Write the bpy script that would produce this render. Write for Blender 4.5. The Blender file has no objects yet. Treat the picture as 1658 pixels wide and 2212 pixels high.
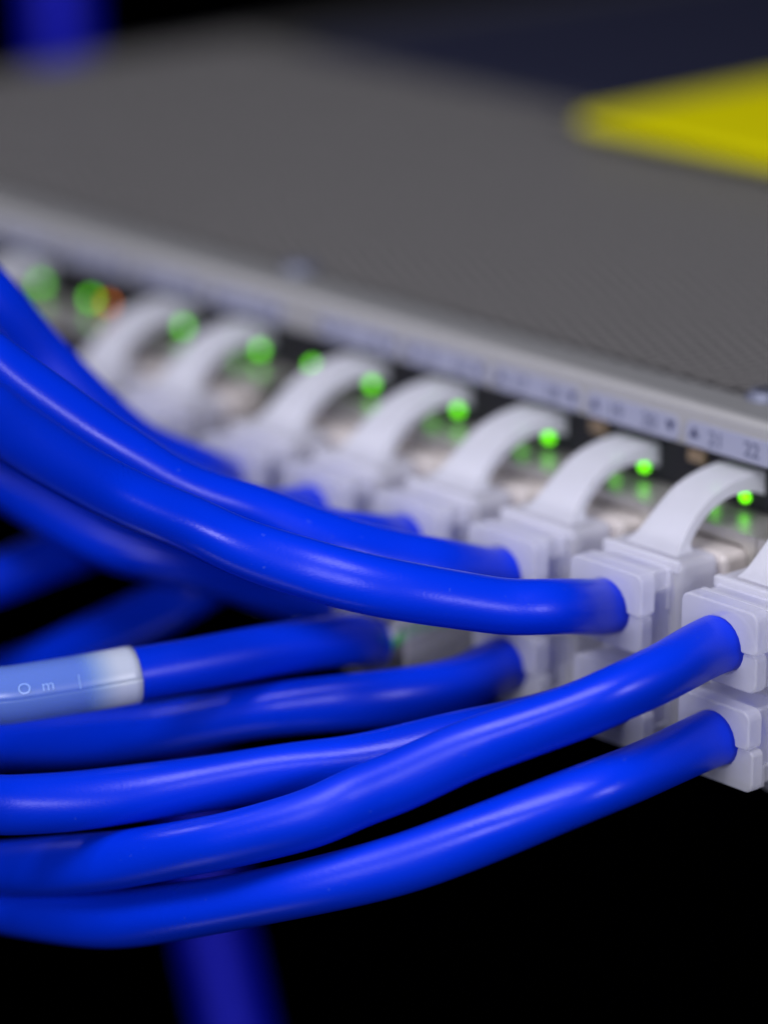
import bpy, bmesh, math, random
from mathutils import Vector, Matrix
S = 0.001                                   # everything below is written in millimetres
random.seed(4)
scene = bpy.context.scene
COL = scene.collection

# ------------------------------------------------------------------ camera
YAW, PIT = math.radians(48.4), math.radians(17.6)
cw, sw, cp, sp = math.cos(YAW), math.sin(YAW), math.cos(PIT), math.sin(PIT)
FPX, CX, CY = 7813.0, 829.0, 1106.0
Fv = Vector((-sw*cp, cw*cp, -sp)); Rv = Vector((cw, sw, 0)); Uv = Rv.cross(Fv)
CAM = Vector((231.415, -255.2226, 107.3599))
def at(x, y, d):
    """point seen at pixel (x, y) of the 1658x2212 photograph, d mm in front of the camera"""
    return CAM + d*(Fv + Rv*((x-CX)/FPX) + Uv*((CY-y)/FPX))
cd = bpy.data.cameras.new('camera'); cam = bpy.data.objects.new('camera', cd); COL.objects.link(cam)
M = Matrix((Rv, Uv, -Fv)).transposed().to_4x4(); M.translation = CAM*S
cam.matrix_world = M
cd.sensor_fit = 'VERTICAL'; cd.sensor_height = 36; cd.lens = FPX/2212*36
cd.clip_start = 0.01; cd.clip_end = 50
cd.dof.use_dof = True; cd.dof.focus_distance = 0.339; cd.dof.aperture_fstop = 8.5
scene.camera = cam

# ------------------------------------------------------------------ world, lights, exposure
w = bpy.data.worlds.new('World'); scene.world = w; w.use_nodes = True
w.node_tree.nodes['Background'].inputs[0].default_value = (0.5, 0.55, 1, 1)
w.node_tree.nodes['Background'].inputs[1].default_value = 0.004
scene.view_settings.view_transform = 'Standard'; scene.view_settings.look = 'None'
scene.view_settings.gamma = 1; scene.view_settings.exposure = 0
TGT = Vector((-20, -25, -5))
def area(name, direction, dist, size, size_y, power, color, tgt=TGT):
    l = bpy.data.lights.new(name, 'AREA'); l.shape = 'RECTANGLE'
    l.size = size*S; l.size_y = size_y*S; l.energy = power; l.color = color
    o = bpy.data.objects.new(name, l); COL.objects.link(o)
    d = Vector(direction).normalized(); o.location = (tgt + d*dist)*S
    o.rotation_euler = (-d).to_track_quat('-Z', 'Y').to_euler()
    return o
area('ceiling_lamp', (0.05, -0.50, 0.84), 650, 420, 200, 4.6, (0.88, 0.88, 1.0))
area('aisle_lamp', (0.90, -0.20, 0.28), 700, 130, 130, 2.2, (0.88, 0.88, 1.0))
area('front_lamp', (0.30, -0.88, 0.36), 400, 120, 90, 0.52, (0.90, 0.90, 1.0), Vector((25, -20, 0)))
area('left_lamp', (-0.71, -0.32, 0.60), 700, 100, 90, 0.5, (0.92, 0.92, 1.0))  # light from upper left, set for the bright spots on the latch guards
area('low_fill', (0.05, -0.55, -0.83), 700, 200, 120, 0.22, (0.8, 0.85, 1.0))  # added weak fill from below, for the faint reflection under the lowest cable

# ------------------------------------------------------------------ materials
def nodes(name):
    m = bpy.data.materials.new(name); m.use_nodes = True
    nt = m.node_tree; return m, nt, nt.nodes['Principled BSDF']
def N(nt, t, **kw):
    n = nt.nodes.new(t)
    for k, v in kw.items(): setattr(n, k, v)
    return n
def mat(name, col, rough=0.5, metal=0.0, ns=300.0, namt=0.12, bump=0.0, bscale=2000.0, **extra):
    m, nt, b = nodes(name)
    tc = N(nt, 'ShaderNodeTexCoord'); no = N(nt, 'ShaderNodeTexNoise')
    no.inputs['Scale'].default_value = ns; no.inputs['Detail'].default_value = 4
    nt.links.new(tc.outputs['Object'], no.inputs['Vector'])
    mx = N(nt, 'ShaderNodeMix', data_type='RGBA')
    mx.inputs[6].default_value = (*[c*(1-namt) for c in col], 1)
    mx.inputs[7].default_value = (*[min(1, c*(1+namt)) for c in col], 1)
    nt.links.new(no.outputs['Fac'], mx.inputs[0]); nt.links.new(mx.outputs[2], b.inputs['Base Color'])
    b.inputs['Roughness'].default_value = rough; b.inputs['Metallic'].default_value = metal
    for k, v in extra.items(): b.inputs[k.replace('_', ' ')].default_value = v
    if bump:
        n2 = N(nt, 'ShaderNodeTexNoise'); n2.inputs['Scale'].default_value = bscale; n2.inputs['Detail'].default_value = 3
        nt.links.new(tc.outputs['Object'], n2.inputs['Vector'])
        bp = N(nt, 'ShaderNodeBump'); bp.inputs['Strength'].default_value = bump; bp.inputs['Distance'].default_value = 0.0001
        nt.links.new(n2.outputs['Fac'], bp.inputs['Height']); nt.links.new(bp.outputs['Normal'], b.inputs['Normal'])
    return m
def cable_mat(name, col, rough):
    m, nt, b = nodes(name)
    tc = N(nt, 'ShaderNodeTexCoord')
    no = N(nt, 'ShaderNodeTexNoise'); no.inputs['Scale'].default_value = 90; no.inputs['Detail'].default_value = 5
    nt.links.new(tc.outputs['Object'], no.inputs['Vector'])
    rr = N(nt, 'ShaderNodeMapRange'); rr.inputs[1].default_value = 0.3; rr.inputs[2].default_value = 0.7
    rr.inputs[3].default_value = rough-0.05; rr.inputs[4].default_value = rough+0.08
    nt.links.new(no.outputs['Fac'], rr.inputs[0]); nt.links.new(rr.outputs[0], b.inputs['Roughness'])
    # faint dusty scuffs: rare pale specks
    vo = N(nt, 'ShaderNodeTexNoise'); vo.inputs['Scale'].default_value = 1500; vo.inputs['Detail'].default_value = 6
    nt.links.new(tc.outputs['Object'], vo.inputs['Vector'])
    mr = N(nt, 'ShaderNodeMapRange'); mr.inputs[1].default_value = 0.70; mr.inputs[2].default_value = 0.80
    mr.inputs[3].default_value = 0; mr.inputs[4].default_value = 0.5
    nt.links.new(vo.outputs['Fac'], mr.inputs[0])
    mx = N(nt, 'ShaderNodeMix', data_type='RGBA'); mx.inputs[6].default_value = (*col, 1); mx.inputs[7].default_value = (0.06, 0.12, 0.55, 1)
    nt.links.new(mr.outputs[0], mx.inputs[0]); nt.links.new(mx.outputs[2], b.inputs['Base Color'])
    n2 = N(nt, 'ShaderNodeTexNoise'); n2.inputs['Scale'].default_value = 3500; n2.inputs['Detail'].default_value = 2
    nt.links.new(tc.outputs['Object'], n2.inputs['Vector'])
    bp = N(nt, 'ShaderNodeBump'); bp.inputs['Strength'].default_value = 0.30; bp.inputs['Distance'].default_value = 0.00005
    nt.links.new(n2.outputs['Fac'], bp.inputs['Height']); nt.links.new(bp.outputs['Normal'], b.inputs['Normal'])
    b.inputs['IOR'].default_value = 1.5; b.inputs['Specular IOR Level'].default_value = 0.30; b.inputs['Specular Tint'].default_value = (0.72, 0.68, 1, 1)
    return m
m_blue = cable_mat('blue_pvc_jacket', (0.0, 0.027, 0.60), 0.31)
def frosted(name, col, rough, clear, trans):
    m, nt, b = nodes(name)
    tc = N(nt, 'ShaderNodeTexCoord'); no = N(nt, 'ShaderNodeTexNoise'); no.inputs['Scale'].default_value = 260; no.inputs['Detail'].default_value = 4
    nt.links.new(tc.outputs['Object'], no.inputs['Vector'])
    mx = N(nt, 'ShaderNodeMix', data_type='RGBA'); mx.inputs[6].default_value = (*[c*0.9 for c in col], 1); mx.inputs[7].default_value = (*[min(1, c*1.06) for c in col], 1)
    nt.links.new(no.outputs['Fac'], mx.inputs[0]); nt.links.new(mx.outputs[2], b.inputs['Base Color'])
    n2 = N(nt, 'ShaderNodeTexNoise'); n2.inputs['Scale'].default_value = 1500; n2.inputs['Detail'].default_value = 3
    nt.links.new(tc.outputs['Object'], n2.inputs['Vector'])
    bp = N(nt, 'ShaderNodeBump'); bp.inputs['Strength'].default_value = 0.3; bp.inputs['Distance'].default_value = 0.0001
    nt.links.new(n2.outputs['Fac'], bp.inputs['Height']); nt.links.new(bp.outputs['Normal'], b.inputs['Normal'])
    b.inputs['Roughness'].default_value = rough; b.inputs['IOR'].default_value = 1.46
    tl = N(nt, 'ShaderNodeBsdfTranslucent'); nt.links.new(mx.outputs[2], tl.inputs['Color'])
    tp = N(nt, 'ShaderNodeBsdfTransparent'); tp.inputs[0].default_value = (0.92, 0.93, 1, 1)
    m1 = N(nt, 'ShaderNodeMixShader'); m1.inputs[0].default_value = trans
    m2 = N(nt, 'ShaderNodeMixShader'); m2.inputs[0].default_value = clear
    out = [n for n in nt.nodes if n.type == 'OUTPUT_MATERIAL'][0]
    nt.links.new(b.outputs[0], m1.inputs[1]); nt.links.new(tl.outputs[0], m1.inputs[2])
    nt.links.new(m1.outputs[0], m2.inputs[1]); nt.links.new(tp.outputs[0], m2.inputs[2]); nt.links.new(m2.outputs[0], out.inputs['Surface'])
    return m
m_boot = frosted('frosted_clear_plastic', (0.93, 0.925, 0.95), 0.24, 0.36, 0.55)
m_guard = frosted('frosted_guard_plastic', (0.84, 0.84, 0.88), 0.25, 0.18, 0.45)
m_shell = frosted('clear_shell_plastic', (0.85, 0.82, 0.78), 0.2, 0.75, 0.3)
m_plug = mat('beige_plug_plastic', (0.56, 0.51, 0.47), 0.3, ns=200, namt=0.12)
m_plug.node_tree.nodes['Principled BSDF'].inputs['Subsurface Scale'].default_value = 0.001
m_steel = mat('nickel_jack_shield', (0.56, 0.54, 0.49), 0.33, 0.7, ns=400, namt=0.1, bump=0.15)
m_panel = mat('pale_grey_paint', (0.30, 0.295, 0.285), 0.40, ns=900, namt=0.04, bump=0.2, bscale=4000)
m_cover = mat('dark_grey_powder_coat', (0.045, 0.044, 0.043), 0.5, ns=900, namt=0.1, bump=0.4, bscale=4000)
m_flange = mat('mid_grey_paint', (0.19, 0.19, 0.187), 0.45, ns=900, namt=0.06, bump=0.3, bscale=4000)
m_grille = mat('grey_grille_coat', (0.195, 0.187, 0.178), 0.38, ns=900, namt=0.1)
m_black = mat('black_plastic', (0.006, 0.006, 0.008), 0.4)
m_inside = mat('dark_interior', (0.012, 0.012, 0.016), 0.7)
m_tag = mat('port_label_print', (0.30, 0.31, 0.39), 0.45, ns=900, namt=0.04)
m_ink = mat('dark_blue_ink', (0.015, 0.02, 0.07), 0.5)
m_digit = mat('grey_blue_ink', (0.10, 0.11, 0.17), 0.5)
m_tan = mat('tan_contact_housing', (0.42, 0.30, 0.18), 0.5)
m_gold = mat('gold_contact', (0.8, 0.55, 0.2), 0.3, 1.0)
m_screw = mat('zinc_screw', (0.12, 0.13, 0.18), 0.5, 0.3)
m_navy = mat('navy_plastic', (0.013, 0.015, 0.036), 0.5)
m_yellow = mat('yellow_plastic', (0.60, 0.55, 0.0), 0.6, namt=0.05, Specular_IOR_Level=0.1)
m_backdrop = mat('backdrop_black', (0.0008, 0.0008, 0.002), 1.0, Specular_IOR_Level=0.0)
m_label = mat('white_label_vinyl', (0.86, 0.88, 0.92), 0.28, ns=200, namt=0.03)
def film():
    m, nt, b = nodes('clear_laminate_film')
    b.inputs['Base Color'].default_value = (0.50, 0.66, 0.92, 1); b.inputs['Roughness'].default_value = 0.25
    tr = N(nt, 'ShaderNodeBsdfTransparent'); mx = N(nt, 'ShaderNodeMixShader'); mx.inputs[0].default_value = 0.42
    out = [n for n in nt.nodes if n.type == 'OUTPUT_MATERIAL'][0]
    nt.links.new(tr.outputs[0], mx.inputs[1]); nt.links.new(b.outputs[0], mx.inputs[2]); nt.links.new(mx.outputs[0], out.inputs['Surface'])
    return m
m_film = film()
def glow(name, col, e):
    m, nt, b = nodes(name)
    b.inputs['Base Color'].default_value = (*[c*0.5 for c in col], 1); b.inputs['Roughness'].default_value = 0.3
    b.inputs['Emission Color'].default_value = (*col, 1); b.inputs['Emission Strength'].default_value = e
    return m
m_led = glow('green_led_light', (0.17, 1.0, 0.0), 2.3)
m_led_dim = glow('green_led_light_dim', (0.17, 1.0, 0.0), 1.6)
m_amber = glow('amber_led_light', (1.0, 0.24, 0.0), 1.6)
m_wires = [mat('wire_'+n, c, 0.4) for n, c in (('orange', (0.6, 0.2, 0.04)), ('blue', (0.01, 0.08, 0.5)), ('white', (0.7, 0.7, 0.7)), ('green', (0.03, 0.3, 0.08)))]

# ------------------------------------------------------------------ builders
def empty(name, loc, label, cat, group=None):
    o = bpy.data.objects.new(name, None); COL.objects.link(o); o.location = Vector(loc)*S
    o.empty_display_size = 0.005
    o['label'] = label; o['category'] = cat
    if group: o['group'] = group
    return o
def wloc(o):
    v = Vector(o.location)
    while o.parent: o = o.parent; v += Vector(o.location)
    return v
def mk(name, bm, material, parent=None, bevel=0, smooth=True, seg=2):
    """link bm (in mm, world axes) as one object; children keep local origin zero"""
    off = wloc(parent) if parent else Vector((0, 0, 0))
    bmesh.ops.recalc_face_normals(bm, faces=bm.faces)
    me = bpy.data.meshes.new(name)
    for v in bm.verts: v.co = v.co*S - off
    bm.to_mesh(me); bm.free()
    me.materials.append(material)
    if smooth:
        for p in me.polygons: p.use_smooth = True
    o = bpy.data.objects.new(name, me); COL.objects.link(o)
    if parent: o.parent = parent
    if bevel:
        md = o.modifiers.new('bevel', 'BEVEL'); md.width = bevel*S; md.segments = seg; md.limit_method = 'ANGLE'; md.angle_limit = math.radians(40)
        md.harden_normals = True
    elif smooth:
        try: me.set_sharp_from_angle(angle=math.radians(40))
        except Exception: pass
    return o
def box(bm, x0, x1, y0, y1, z0, z1):
    v = [bm.verts.new(p) for p in ((x0,y0,z0),(x1,y0,z0),(x1,y1,z0),(x0,y1,z0),(x0,y0,z1),(x1,y0,z1),(x1,y1,z1),(x0,y1,z1))]
    for f in ((0,3,2,1),(4,5,6,7),(0,1,5,4),(1,2,6,5),(2,3,7,6),(3,0,4,7)): bm.faces.new([v[i] for i in f])
def prism(bm, pts, y0, y1):
    """outline pts (x, z) pushed along y"""
    a = [bm.verts.new((p[0], y0, p[1])) for p in pts]; b = [bm.verts.new((p[0], y1, p[1])) for p in pts]
    n = len(pts); bm.faces.new(a); bm.faces.new(b[::-1])
    for i in range(n): bm.faces.new((a[i], b[i], b[(i+1) % n], a[(i+1) % n]))
def rrect(x0, x1, z0, z1, r, n=5, corners=(1,1,1,1)):
    out = []
    for k, (cx, cz, a) in enumerate(((x1-r, z1-r, 0), (x0+r, z1-r, 90), (x0+r, z0+r, 180), (x1-r, z0+r, 270))):
        if corners[k]:
            for i in range(n+1):
                t = math.radians(a + 90*i/n); out.append((cx+r*math.cos(t), cz+r*math.sin(t)))
        else:
            out.append(((x1, z1), (x0, z1), (x0, z0), (x1, z0))[k])
    return out
def catmull(P, n):
    out = []
    Q = [P[0]*2-P[1]] + P + [P[-1]*2-P[-2]]
    for i in range(1, len(Q)-2):
        p0, p1, p2, p3 = Q[i-1], Q[i], Q[i+1], Q[i+2]
        for k in range(n):
            t = k/n
            out.append(0.5*((2*p1)+(p2-p0)*t+(2*p0-5*p1+4*p2-p3)*t*t+(3*p1-p0-3*p2+p3)*t**3))
    out.append(P[-1]); return out
def resample(P, step):
    out = [P[0].copy()]; need = step
    for i in range(1, len(P)):
        a, b = P[i-1], P[i]; L = (b-a).length; pos = 0
        while L-pos >= need:
            pos += need; out.append(a.lerp(b, pos/L)); need = step
        need -= L-pos
    out.append(P[-1].copy()); return out
def frames(P):
    T = [(P[min(i+1, len(P)-1)]-P[max(i-1, 0)]).normalized() for i in range(len(P))]
    n = Vector((0, 0, 1)); n = (n-T[0]*n.dot(T[0])).normalized(); out = []
    for t in T:
        n = (n-t*n.dot(t)).normalized(); out.append((t, n, t.cross(n)))
    return out
def smooth_path(P, it):
    for _ in range(it):
        P = [P[0]] + [(P[i-1]+P[i]*2+P[i+1])/4 for i in range(1, len(P)-1)] + [P[-1]]
    return P
def tube(bm, P, rad, seg=40, cap=True, fr=None, vis=0.0, ph=0.0, arc=None):
    """tube along P; vis adds the soft lumps that twisted pairs press into the jacket"""
    fr = fr or frames(P); rings = []
    for i, p in enumerate(P):
        t, n, b = fr[i]; s = i*0.8; ring = []
        for k in range(seg):
            a = 2*math.pi*k/seg
            r = rad*(1+vis*(0.55*math.sin(2*a+s/6.3+ph)+0.5*math.sin(3*a-s/9.1+2*ph)*math.sin(s/17+ph)+0.35*math.sin(s/5.2+ph*3+a)))
            ring.append(bm.verts.new(p+(n*math.cos(a)+b*math.sin(a))*r))
        rings.append(ring)
    for i in range(len(rings)-1):
        for k in range(seg):
            bm.faces.new((rings[i][k], rings[i][(k+1) % seg], rings[i+1][(k+1) % seg], rings[i+1][k]))
    if cap: bm.faces.new(rings[0][::-1]); bm.faces.new(rings[-1])
    return rings

# ------------------------------------------------------------------ backdrop
bm = bmesh.new()
for c in ((-5000, 1500, -3000), (2500, 1500, -3000), (2500, 1500, 2500), (-5000, 1500, 2500)): bm.verts.new(c)
bm.faces.new(bm.verts[:]); o = mk('black_backdrop', bm, m_backdrop, smooth=False); o['kind'] = 'structure'  # added black plane standing in for the dark empty background

# ------------------------------------------------------------------ the switch
def colx(n):                                       # column centres, 0 is the one at the right edge of the photograph
    return -1.5-14*(n-1) if n <= 5 else -1.5-14*(n-1)-5.3
XL, XR = -198.0, 60.0
sw_ = empty('network_switch', (0, 0, -29.5), 'grey rack network switch with perforated top and green port lights, behind all the blue cables', 'network switch')
bm = bmesh.new()
box(bm, XL, XR, 1.2, 230, -29.5, -29.0); box(bm, XL, XL+1, 1.2, 230, -29.0, 8.2); box(bm, XR-1, XR, 1.2, 230, -29.0, 8.2)
box(bm, XL+1, XR-1, 229, 230, -29, 8.2); box(bm, XL, XR, 0.2, 1.2, -29.5, 4.8)
mk('chassis', bm, m_black, sw_, 0.2)
bm = bmesh.new(); box(bm, XL+1.5, XR-1.5, 2.5, 228, 2.0, 2.4); mk('circuit_board', bm, m_inside, sw_)
# front panel strip with rounded upper edge
pts = [(-3.0, 4.6), (-3.0, 8.2), (-2.8, 8.7), (-2.5, 8.95), (-2.1, 8.95), (-2.1, 4.9), (-2.3, 4.6)]
bm = bmesh.new(); a = [bm.verts.new((XL, y, z)) for y, z in pts]; b = [bm.verts.new((XR, y, z)) for y, z in pts]
bm.faces.new(a); bm.faces.new(b[::-1])
for i in range(len(pts)): bm.faces.new((a[i], b[i], b[(i+1) % len(pts)], a[(i+1) % len(pts)]))
mk('front_panel', bm, m_panel, sw_, 0.15)
bm = bmesh.new(); box(bm, XL, XR, -2.05, -0.4, 5.0, 8.1); box(bm, XL, XR, -0.4, 0.15, -0.9, 8.0); mk('light_bar', bm, m_black, sw_)
# top cover: margin, perforated field, rear
bm = bmesh.new(); box(bm, XL, XR, -1.75, 3.5, 8.2, 8.95); mk('cover_flange', bm, m_flange, sw_, 0.3)
bm = bmesh.new(); box(bm, XL, XL+3, 3.6, 95, 8.3, 8.95); box(bm, XR-3, XR, 3.6, 95, 8.3, 8.95); box(bm, XL, XR, 95, 230, 8.3, 8.95)
mk('top_cover', bm, m_cover, sw_, 0.25)
P = 1.87; rowd = P*math.sqrt(3)/2; R0 = P/math.sqrt(3); R1 = 0.82
verts, faces = [], []
# hexagonal cells with a rounded hole each, rows running 30 degrees off the front edge
ii = 0; x = XL+3+R0
while True:
    x = XL+3+P*0.866*ii + P/2
    if x > XR-3-P/2: break
    y = 3.6+P/2+(P/2 if ii % 2 else 0)
    while y < 95-P/2:
        b0 = len(verts)
        for r, z, n in ((R0, 8.9, 6), (R1, 8.9, 6), (R1, 8.78, 6)):
            for k in range(6):
                t = math.radians(60*k); verts.append((x+r*math.cos(t), y+r*math.sin(t), z))
        for k in range(6):
            k2 = (k+1) % 6
            faces.append((b0+k, b0+k2, b0+6+k2, b0+6+k)); faces.append((b0+6+k, b0+6+k2, b0+12+k2, b0+12+k))
        y += P
    ii += 1
off = wloc(sw_)
me = bpy.data.meshes.new('grille'); me.from_pydata([(Vector(v)*S-off)[:] for v in verts], [], faces); me.materials.append(m_grille)
g = bpy.data.objects.new('grille', me); COL.objects.link(g); g.parent = sw_; g['kind'] = 'stuff'
# screws on the front margin of the cover
for sx in (-3.4, -75.2, -147.0):
    bm = bmesh.new(); bmesh.ops.create_cone(bm, cap_ends=True, segments=28, radius1=2.3, radius2=1.5, depth=0.9, matrix=Matrix.Translation((sx, 4.3, 9.4)))
    o = mk('screw', bm, m_screw, sw_, 0.12)
    bm = bmesh.new(); box(bm, sx-1.1, sx+1.1, 4.1, 4.5, 9.86, 9.9); box(bm, sx-0.2, sx+0.2, 3.2, 5.4, 9.9, 9.93); mk('screw_slot', bm, m_black, o)
# numbered label over each pair of ports
def text_mesh(body, size, x, y, z, parent, name):
    cu = bpy.data.curves.new(name, 'FONT'); cu.body = body; cu.size = size*S; cu.align_x = 'CENTER'; cu.align_y = 'CENTER'; cu.extrude = 0.00001; cu.offset = 0.00002
    t = bpy.data.objects.new('t', cu); COL.objects.link(t)
    me = bpy.data.meshes.new_from_object(t.evaluated_get(bpy.context.evaluated_depsgraph_get())); bpy.data.objects.remove(t)
    me.transform(Matrix.Rotation(math.radians(90), 4, 'X')); me.materials.clear(); me.materials.append(m_digit); me.name = name
    o = bpy.data.objects.new(name, me); COL.objects.link(o); o.parent = parent
    o.location = Vector((x, y, z))*S - wloc(parent); return o
for n in range(0, 12):
    xc = colx(n)+0.7
    bm = bmesh.new(); prism(bm, rrect(xc-6.6, xc+6.5, 4.75, 7.35, 0.9), -3.12, -2.9)
    lab = mk('port_label', bm, m_tag, sw_, 0.05)
    text_mesh(str(23-2*n), 2.1, xc-2.4, -3.14, 6.0, lab, 'port_number')
    text_mesh(str(24-2*n), 2.1, xc+2.4, -3.14, 6.0, lab, 'port_number')
    for sgn, q in ((-1, 1), (1, -1)):
        bm = bmesh.new(); cx = xc+sgn*5.35
        prism(bm, [(cx-0.62, 6.2-q*0.5), (cx+0.62, 6.2-q*0.5), (cx, 6.2+q*0.65)], -3.15, -3.1); mk('arrow_mark', bm, m_ink, lab, smooth=False)
# jack shields, two openings each (upper and lower row)
def opening(bm, x0, x1, z0, z1, ox0, ox1, oz0, oz1, r, y, depth):
    """front plate rectangle (x0..z1) with a rounded hole, hole walls run back by depth"""
    n = 6; inner = rrect(ox0, ox1, oz0, oz1, r, n); outer = []
    m = n+1
    for k, (X, Z) in enumerate(((x1, z1), (x0, z1), (x0, z0), (x1, z0))): outer += [(X, Z)]*m
    vi = [bm.verts.new((p[0], y, p[1])) for p in inner]; vb = [bm.verts.new((p[0], y+depth, p[1])) for p in inner]
    vc = [bm.verts.new((X, y, Z)) for X, Z in ((x1, z1), (x0, z1), (x0, z0), (x1, z0))]
    L = len(inner)
    for i in range(L):
        j = (i+1) % L; a_, b_ = vc[i//m], vc[j//m]
        bm.faces.new((vi[i], vi[j], a_) if a_ == b_ else (vi[i], vi[j], b_, a_))
        bm.faces.new((vi[i], vb[i], vb[j], vi[j]))
def jack(xc, empty_top=False):
    bm = bmesh.new(); x0, x1 = xc-6.93, xc+6.93; yf = -6.3
    opening(bm, x0, x1, -12.0, -1.3, xc-5.9, xc+5.9, -10.4, -2.5, 1.3, yf, 0.8)
    opening(bm, x0, x1, -22.7, -12.0, xc-5.9, xc+5.9, -21.5, -13.6, 1.3, yf, 0.8)
    for q in ([(x0, yf, -1.3), (x1, yf, -1.3), (x1, 0.2, -1.3), (x0, 0.2, -1.3)], [(x0, yf, -22.7), (x1, yf, -22.7), (x1, 0.2, -22.7), (x0, 0.2, -22.7)],
              [(x0, yf, -1.3), (x0, 0.2, -1.3), (x0, 0.2, -22.7), (x0, yf, -22.7)], [(x1, yf, -1.3), (x1, 0.2, -1.3), (x1, 0.2, -22.7), (x1, yf, -22.7)]):
        bm.faces.new([bm.verts.new(v) for v in q])
    bmesh.ops.remove_doubles(bm, verts=bm.verts, dist=0.001)
    j = mk('jack', bm, m_steel, sw_)
    bm = bmesh.new(); box(bm, x0+.3, x1-.3, 0.0, 0.15, -22.4, -1.6); box(bm, x0+.3, x1-.3, -5.5, 0, -12.4, -11.6)
    mk('jack_interior', bm, m_inside, j)
    if empty_top:
        bm = bmesh.new(); box(bm, xc-5.7, xc+5.7, -5.6, -0.3, -10.6, -9.4); mk('contact_housing', bm, m_tan, j)
        for k in range(8):
            bm = bmesh.new(); xx = xc-3.56+k*1.017
            tube(bm, [Vector((xx, -5.2, -9.3)), Vector((xx, -4.0, -8.9)), Vector((xx, -1.2, -5.5))], 0.16, 6); mk('contact', bm, m_gold, j)
    return j
for n in range(0, 12): jack(colx(n), n in (8, 10, 11))
# port lights
def led(x, m, r=0.62):
    bm = bmesh.new(); bmesh.ops.create_uvsphere(bm, u_segments=16, v_segments=10, radius=r, matrix=Matrix.Translation((x, -0.45, 0.05)) @ Matrix.Diagonal((1.05, 0.8, 0.95, 1)))
    return mk('port_light', bm, m, sw_)
for n in (0, 1, 2, 3, 4, 5, 6, 7, 9): led(colx(n), m_led)
for n in (1, 2, 3, 4, 6): led(colx(n)-4.0, m_led_dim)
led(-67.6, m_led); led(-108.6, m_led); o = led(-105.2, m_amber, 0.6); o['label'] = 'amber port light beside a green one'
# blank tan keying posts seen under the label strip
for n in range(0, 3):
    bm = bmesh.new(); box(bm, colx(n)-7.6, colx(n)-5.4, -0.9, -0.35, 2.2, 3.6); mk('light_guide_tab', bm, m_tan, sw_, 0.1)

# ------------------------------------------------------------------ things lying on the switch
o = None
bm = bmesh.new(); prism(bm, rrect(-184, 55, 94, 226, 6), 8.97, 10.2)
for v in bm.verts: v.co = Vector((v.co.x, v.co.z, v.co.y))
nav = mk('navy_slab', bm, m_navy, None, 0.3)  # flat navy slab over the rear of the cover
nav['label'] = 'flat dark navy pouch lying on the rear of the grey switch top'; nav['category'] = 'slab'
yt = empty('warning_tag', (-70, 150, 10.3), 'bright yellow tag with a rounded corner lying on top of the switch at upper right', 'tag')
bm = bmesh.new(); prism(bm, rrect(-108, 20, 78.5, 190, 4), 10.3, 12.0)
for v in bm.verts: v.co = Vector((v.co.x, v.co.z, v.co.y))
mk('tag_body', bm, m_yellow, yt, 1.0, seg=4)

# ------------------------------------------------------------------ patch cords
def spline(pts, exitp, extend=70, inner=7.0):
    P = [Vector((exitp.x+0.3, exitp.y+inner, exitp.z)), Vector((exitp.x+0.2, exitp.y+inner*0.36, exitp.z)), Vector((exitp.x-0.1, exitp.y-0.2, exitp.z-0.1))] + pts
    d = (P[-1]-P[-2]).normalized(); P.append(P[-1]+d*extend*0.5+Vector((0, 0, -4))); P.append(P[-1]+d*extend*0.5+Vector((0, 0, -8)))
    return smooth_path(resample(catmull(P, 14), 0.8), 5)
def jaw(xc, top, sgn, zc, y0, y1):
    """half of the square collar that clasps the cable; sgn +1 upper, -1 lower"""
    hw = 4.9 if (top == (sgn > 0)) else 4.62
    ext = 4.3 if (top == (sgn > 0)) else 3.9
    r = 1.0; c = 0.04; cut = 2.84
    o = []
    # outer outline from right inner edge round to the left
    o.append((cut, c)); o.append((hw-0.35, c)); o.append((hw, c+0.35))
    for i in range(6):
        t = math.radians(90*i/5); o.append((hw-r+r*math.cos(t), ext-r+r*math.sin(t)))
    for i in range(6):
        t = math.radians(90+90*i/5); o.append((-hw+r+r*math.cos(t), ext-r+r*math.sin(t)))
    o.append((-hw, c+0.35)); o.append((-hw+0.35, c)); o.append((-cut, c))
    for i in range(1, 12):
        t = math.radians(180-180*i/12); o.append((cut*math.cos(t), max(c, cut*math.sin(t))))
    bm = bmesh.new(); prism(bm, [(xc+p[0], zc+sgn*p[1]) for p in o], y0, y1)
    return bm
STAT = [(-13.5,-2.5,-11.1,-2.5,3.7), (-12.6,-1.75,-11.0,-1.8,3.2), (-11.1,-.2,-10.1,-1.0,2.8), (-9.5,1.2,-8.8,0.1,2.65), (-7.7,2.3,-7.25,1.0,2.6),
        (-5.2,3.0,-5.1,1.6,2.6), (-2.7,3.3,-2.7,1.5,2.6), (-1.2,3.3,-1.2,1.05,2.6), (-0.5,3.15,-0.5,0.65,2.6)]
DY = {(0, True): 0.7, (0, False): 0.3, (1, True): -0.3, (1, False): 0, (2, True): -0.9, (2, False): -0.4, (3, True): -1.1, (4, True): -1.7, (5, True): -1.6}
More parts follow.
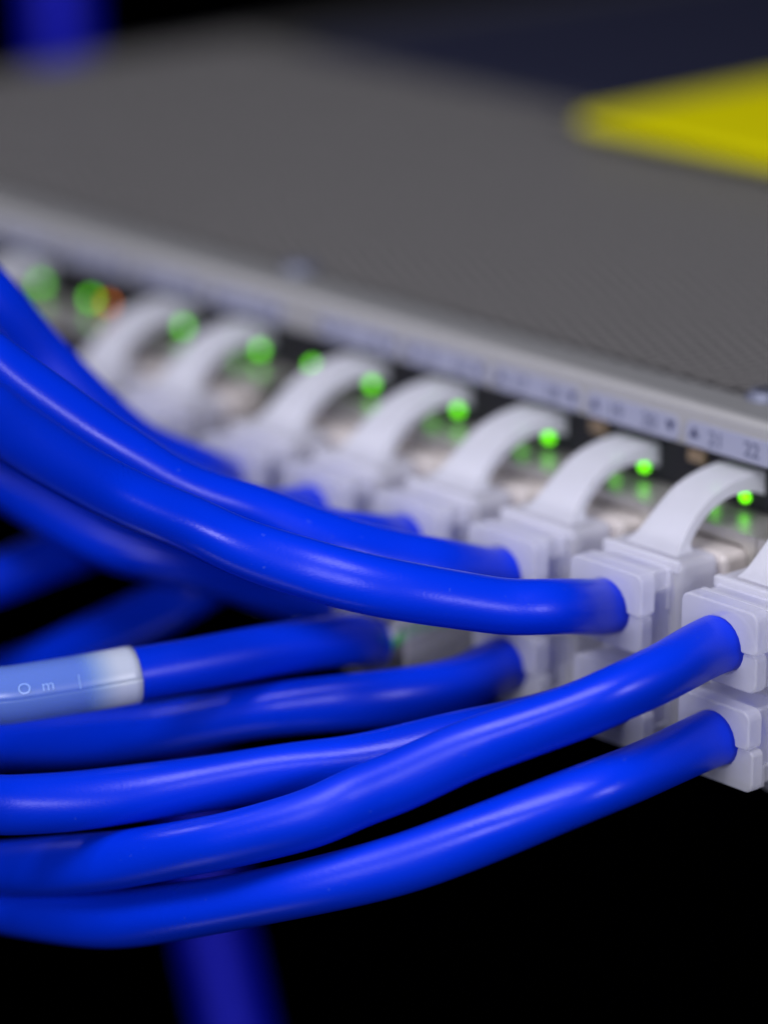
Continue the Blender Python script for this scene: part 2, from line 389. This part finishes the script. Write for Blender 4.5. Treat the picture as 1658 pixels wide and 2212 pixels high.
def cord(n, top, pts, label, boot=True, rad=2.76, dz=0.0, vis=0.072, extend=70, nm='patch_cable'):
    xc = colx(n); oz = -0.45 if (n, top) == (0, True) else 0.0; zc = -7.1+oz if top else -16.9
    f = (lambda z: z+oz) if top else (lambda z: -24.0-z)
    dy = DY.get((n, top), -0.6) if boot else 0
    Y0 = -19.6+dy if boot else -25.4
    ex = Vector((xc-0.35, Y0, zc))
    root = empty(nm, ex, label, 'cable', 'blue patch cables plugged into the switch')
    path = spline([at(*p) for p in pts], ex, extend, 7.0 if boot else 0.8)
    fr = frames(path)
    bm = bmesh.new(); tube(bm, path, rad, 40, True, fr, vis, ph=n*1.7+(0 if top else 0.9)); mk('jacket', bm, m_blue, root)
    def fbox(bm, x0, x1, y0, y1, za, zb): z0, z1 = sorted((f(za), f(zb))); box(bm, x0, x1, y0+(dy if y0 < -9.3 else 0), y1+(dy if y1 < -9.3 else 0), z0, z1)
    bm = bmesh.new(); fbox(bm, xc-5.65, xc+5.65, -9.2, -2.0, -2.95, -10.2); mk('plug', bm, m_plug, root, 0.9, seg=4)
    if not boot: return root, path, fr
    bm = bmesh.new()
    fbox(bm, xc-4.15, xc+4.15, -17.7, -14.6, -3.05, -10.9)             # neck
    mk_neck = bm
    b = mk('boot', bm, m_boot, root, 0.35, seg=3)
    bm = bmesh.new(); fbox(bm, xc-5.4, xc+5.4, -14.9, -9.4, -2.5, -11.4); mk('boot_body', bm, m_boot, b, 0.8, seg=4)
    bm = bmesh.new(); fbox(bm, xc-5.1, xc+5.1, -15.1, -14.2, -2.3, -3.6); mk('ledge', bm, m_boot, b, 0.3, seg=3)
    bm = bmesh.new(); fbox(bm, xc-4.4, xc+4.4, -17.6, -16.9, -2.9, -5.0); fbox(bm, xc-4.35, xc+4.35, -17.6, -14.9, -4.8, -5.15); fbox(bm, xc-4.38, xc+4.38, -15.4, -15.0, -3.0, -7.2)
    mk('rib', bm, m_boot, b, 0.12)
    j = mk('collar_jaw', jaw(xc, top, 1, zc, Y0, -17.7+dy), m_boot, b, 0.38, seg=4)
    j = mk('collar_jaw', jaw(xc, top, -1, zc, Y0+0.35, -17.7+dy), m_boot, b, 0.38, seg=4)
    # arched guard that bends over the release tab
    V = catmull([Vector(s_[:3]) for s_ in STAT], 5); W = catmull([Vector((s_[3], s_[4], 0)) for s_ in STAT], 5)
    bm = bmesh.new(); rings = []; jz, jx, jw = random.uniform(-.28, .22), random.uniform(-.3, .3), random.uniform(-.12, .15)
    xc0 = xc
    for q_, (a_, b_) in enumerate(zip(V, W)):
        u_ = q_/(len(V)-1); yt_, zt, yb, zb, hw = a_.x, a_.y+jz*u_*u_, a_.z, b_.x+jz*u_*u_, 0.95*b_.y+jw*u_
        xc = xc0+jx*u_
        rings.append([bm.verts.new((xc+sx*hw, y+dy*(1-u_), f(z))) for sx, y, z in ((-1, yt_, zt), (1, yt_, zt), (1, yb, zb), (-1, yb, zb))])
    for r0, r1 in zip(rings, rings[1:]):
        for k in range(4): bm.faces.new((r0[k], r0[(k+1) % 4], r1[(k+1) % 4], r1[k]))
    bm.faces.new(rings[0]); bm.faces.new(rings[-1][::-1])
    mk('latch_guard', bm, m_guard, b, 0.52, seg=4)
    return root, path, fr
def wrap(path, fr, root, i0, i1, rad, m, name, step_angle=None, rag=0.0):
    """a label wrapped round the cable between path stations; step_angle puts its overlapping edge there"""
    bm = bmesh.new(); seg = 64; rings = []
    for i in range(i0, i1+1):
        t, nn, bb = fr[i]; ring = []
        for k in range(seg+1):
            u = k/seg; a = step_angle + 2*math.pi*u
            ring.append(bm.verts.new(path[i]+(nn*math.cos(a)+bb*math.sin(a))*(rad+0.10*u*u)))
        rings.append(ring)
    for i in range(len(rings)-1):
        for k in range(seg): bm.faces.new((rings[i][k], rings[i][k+1], rings[i+1][k+1], rings[i+1][k]))
    o = mk(name, bm, m, root); md = o.modifiers.new('solid', 'SOLIDIFY'); md.thickness = 0.00012; md.offset = 1
    return o
def near(path, x, y, d):
    q = at(x, y, d); return min(range(len(path)), key=lambda i: (path[i]-q).length)

c0, p0, f0 = cord(0, True, [(1430,1452,335),(1332,1495,333),(1250,1531,333),(1117,1579,333.5),(1000,1623,334),(864,1688,335),(765,1726,336),(677,1765,336),(521,1807,338),(417,1829,340),(260,1857,345),(100,1873,351),(0,1880,356),(-90,1884,362)],
    'upper blue cable from the nearest collar at the right edge, crossing low in front')
cord(0, False, [(1382,1668,336.5),(1296,1703,334),(1156,1757,334),(1058,1795,334.5),(864,1866,336),(677,1916,338),(521,1948,342),(365,1970,346),(208,1982,351),(0,1960,358),(-90,1940,362)],
    'lowest blue cable, leaving the bottom collar at the right edge over black space')
cord(1, True, [(1200,1312,342),(1100,1312,341),(1000,1296,340),(883,1277,339),(775,1257,339),(660,1229,340),(516,1185,340),(408,1132,339),(310,1090,337),(219,1045,335),(109,981,331),(0,912,327),(-80,860,324)],
    'large glossy blue cable in front, sagging across the middle to the left edge')
cord(1, False, [(1220,1543,347),(1100,1578,344.5),(1000,1600,343),(882,1628,343.5),(765,1650,344),(625,1663,344.5),(469,1686,345),(313,1711,345),(156,1733,344),(0,1740,342),(-90,1742,340)],
    'blue cable running left just above and behind the lower crossing cable')
cord(2, True, [(956,1226,353),(864,1214,351.5),(737,1182,350),(645,1148,350),(550,1108,350),(438,1072,349),(365,1040,348),(292,995,347),(219,950,346),(146,900,345),(0,798,343),(-80,740,342)],
    'blue cable with a long pale highlight, directly above the large front cable')
cord(3, True, [(800,1168,364),(715,1160,362),(600,1126,362),(438,1072,364),(292,1000,366),(146,905,368),(0,800,370)],
    'blue cable from the fourth collar counted from the right edge, upper row', extend=40)
cord(4, True, [(610,1113,375),(540,1118,372),(438,1090,372),(292,1020,374),(146,930,378),(0,830,380)],
    'blue cable whose short end shows left of the fourth upper collar from the right', extend=40)
cord(5, True, [(438,1022,382),(328,975,378),(255,927,375),(153,837,372),(73,757,370),(0,670,367),(-70,590,365)],
    'uppermost blue cable, climbing steeply to the left edge of the photo')
cord(6, True, [(200,970,396),(100,930,393),(0,850,392),(-80,790,392)], 'blue cable hidden behind the climbing cables, under the second farthest arched guard', extend=40)
cord(7, True, [(30,905,404),(-60,870,402)], 'blue cable at the left edge hidden behind the climbing cables, under the farthest unbroken arch', extend=40)
cord(9, True, [(-260,810,425),(-340,820,424)], 'half seen cable at the far left whose arched guard stands over a green light', extend=40)
cord(2, False, [(1000,1476,358),(882,1500,355),(765,1514,354),(648,1527,355),(563,1537,356),(422,1560,359),(328,1574,362),(141,1597,370),(0,1610,377),(-90,1618,382)],
    'blue cable just beneath the one with the white label')
cord(4, False, [(600,1278,380),(500,1246,378),(375,1208,377),(250,1176,378),(125,1108,382),(0,1042,386),(-80,1000,388)],
    'dark blurred blue cable in the shade beneath the large glossy one')
cord(5, False, [(450,1256,388),(360,1310,390),(250,1364,394),(100,1432,400),(-60,1500,408)],
    'blurred blue cable slanting down left above the white labelled one', extend=50)
cord(6, False, [(200,1168,400),(100,1205,398),(0,1250,396),(-90,1290,394)],
    'blurred blue cable entering the left edge above the black gap', extend=50)
LAB_A = math.radians(278)
# the cable with the clear, bootless plug and the white wrap-around label
cL, pL, fL = cord(3, False, [(770,1382,365),(703,1387,360),(563,1408,355.5),(422,1434,352.5),(300,1455,350.5),(188,1475,348.5),(0,1505,345),(-80,1518,344)],
    'blue cable carrying a white wrap-around label near the left edge', boot=False, vis=0.012, rad=2.6)
def bare_plug(n, root):
    xc = colx(n)
    bm = bmesh.new(); box(bm, xc-5.8, xc-5.1, -25.6, -9, -20.8, -13.2); box(bm, xc+5.1, xc+5.8, -25.6, -9, -20.8, -13.2); box(bm, xc-5.1, xc+5.1, -25.6, -9, -20.8, -20.2); box(bm, xc-5.1, xc+5.1, -24.8, -9, -13.7, -13.1)
    mk('clear_shell', bm, m_shell, root, 0.25)
    for k in range(8):
        x = xc-3.6+k*1.03
        bm = bmesh.new(); tube(bm, [Vector((xc-1.5+k*0.43, -25.0, -16.7-0.8*(k % 2))), Vector((x*0.6+0.4*(xc-1.5+k*0.43), -22, -16.3+0.8*(k % 3))), Vector((x, -17.0, -15.6)), Vector((x, -10, -15.3))], 0.5, 10)
        mk('wire', bm, m_wires[(k//2 if k % 2 else 2) % 4 if k % 2 == 0 else k//2], root)
bare_plug(3, cL)
i290, i185 = near(pL, 286, 1457, 350), near(pL, 185, 1476, 348)
iend = near(pL, -80, 1518, 344)
A_ = (pL[i290]*S-Vector(cL.location)).x; B_ = (pL[i185]*S-Vector(cL.location)).x
_nt = m_film.node_tree; _mx = [n for n in _nt.nodes if n.type == 'MIX_SHADER'][0]
m_wrap = m_film.copy(); m_wrap.name = 'label_vinyl'; _nt = m_wrap.node_tree; _mx = [n for n in _nt.nodes if n.type == 'MIX_SHADER'][0]
_b = _nt.nodes['Principled BSDF']
_tc = N(_nt, 'ShaderNodeTexCoord'); _sx = N(_nt, 'ShaderNodeVectorMath', operation='DOT_PRODUCT'); _sx.inputs[1].default_value = fL[i185][0][:]; _mr = N(_nt, 'ShaderNodeMapRange'); _mr.interpolation_type = 'SMOOTHSTEP'
_t = fL[i185][0]; _d = ((pL[i185]*S-Vector(cL.location)).dot(_t))
_mr.inputs[1].default_value = _d-0.0030; _mr.inputs[2].default_value = _d+0.0016; _mr.inputs[3].default_value = 0.97; _mr.inputs[4].default_value = 0.27
_nt.links.new(_tc.outputs['Object'], _sx.inputs[0]); _nt.links.new(_sx.outputs['Value'], _mr.inputs[0]); _nt.links.new(_mr.outputs[0], _mx.inputs[0])
_mc = N(_nt, 'ShaderNodeMapRange'); _mc.inputs[1].default_value = 0.34; _mc.inputs[2].default_value = 0.97
_nt.links.new(_mr.outputs[0], _mc.inputs[0])
_cm = N(_nt, 'ShaderNodeMix', data_type='RGBA'); _cm.inputs[6].default_value = (0.26, 0.45, 0.85, 1); _cm.inputs[7].default_value = (0.52, 0.57, 0.66, 1)
_nt.links.new(_mc.outputs[0], _cm.inputs[0]); _nt.links.new(_cm.outputs[2], _b.inputs['Base Color'])
lab_ = wrap(pL, fL, cL, i290, iend, 2.69, m_wrap, 'label', step_angle=LAB_A)
m_print = mat('pale_print', (0.25, 0.40, 0.85), 0.3)
for ch, px in (('O', 40), ('m', 98), ('|', 167)):
    i = near(pL, px, 1505-px*0.16, 346); t, nn, bb = fr_ = fL[i]
    cu = bpy.data.curves.new('t', 'FONT'); cu.body = ch; cu.size = 1.7; cu.align_x = 'CENTER'; cu.align_y = 'CENTER'
    t_ = bpy.data.objects.new('t', cu); COL.objects.link(t_); me = bpy.data.meshes.new_from_object(t_.evaluated_get(bpy.context.evaluated_depsgraph_get())); bpy.data.objects.remove(t_)
    off = wloc(lab_); a0 = math.radians(296)
    for v in me.vertices:
        a = a0+v.co.y/3.2
        v.co = (pL[i]-t*v.co.x+(nn*math.cos(a)+bb*math.sin(a))*2.82)*S-off
    me.materials.clear(); me.materials.append(m_print); me.name = 'print_mark'
    o = bpy.data.objects.new('print_mark', me); COL.objects.link(o); o.parent = lab_
i60 = near(p0, 62, 1876, 377); wrap(p0, f0, c0, i60, near(p0, -90, 1884, 390), 2.90, m_film, 'label', step_angle=LAB_A)

# ------------------------------------------------------------------ loose cables farther back
m_shaded = cable_mat('shaded_blue_jacket', (0.0, 0.003, 0.40), 0.5)  # darker version of the blue jacket: shade put into the colour
def loose(pts, rad, label):
    P = smooth_path(resample(catmull([at(*p) for p in pts], 14), 1.6), 4)
    root = empty('hanging_cable', P[0], label, 'cable')
    bm = bmesh.new(); tube(bm, P, rad, 32, True, None, 0.01); mk('jacket', bm, m_shaded, root)
loose([(425,1640,505),(450,1950,503),(482,2100,500),(515,2260,496),(560,2500,490)], 4.8, 'thick blue cable, darkened for shade, hanging into the black space below the bundle')
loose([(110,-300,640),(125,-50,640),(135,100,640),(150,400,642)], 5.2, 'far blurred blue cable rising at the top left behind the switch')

# ------------------------------------------------------------------ render
scene.render.engine = 'CYCLES'
scene.render.resolution_x = 767; scene.render.resolution_y = 1024
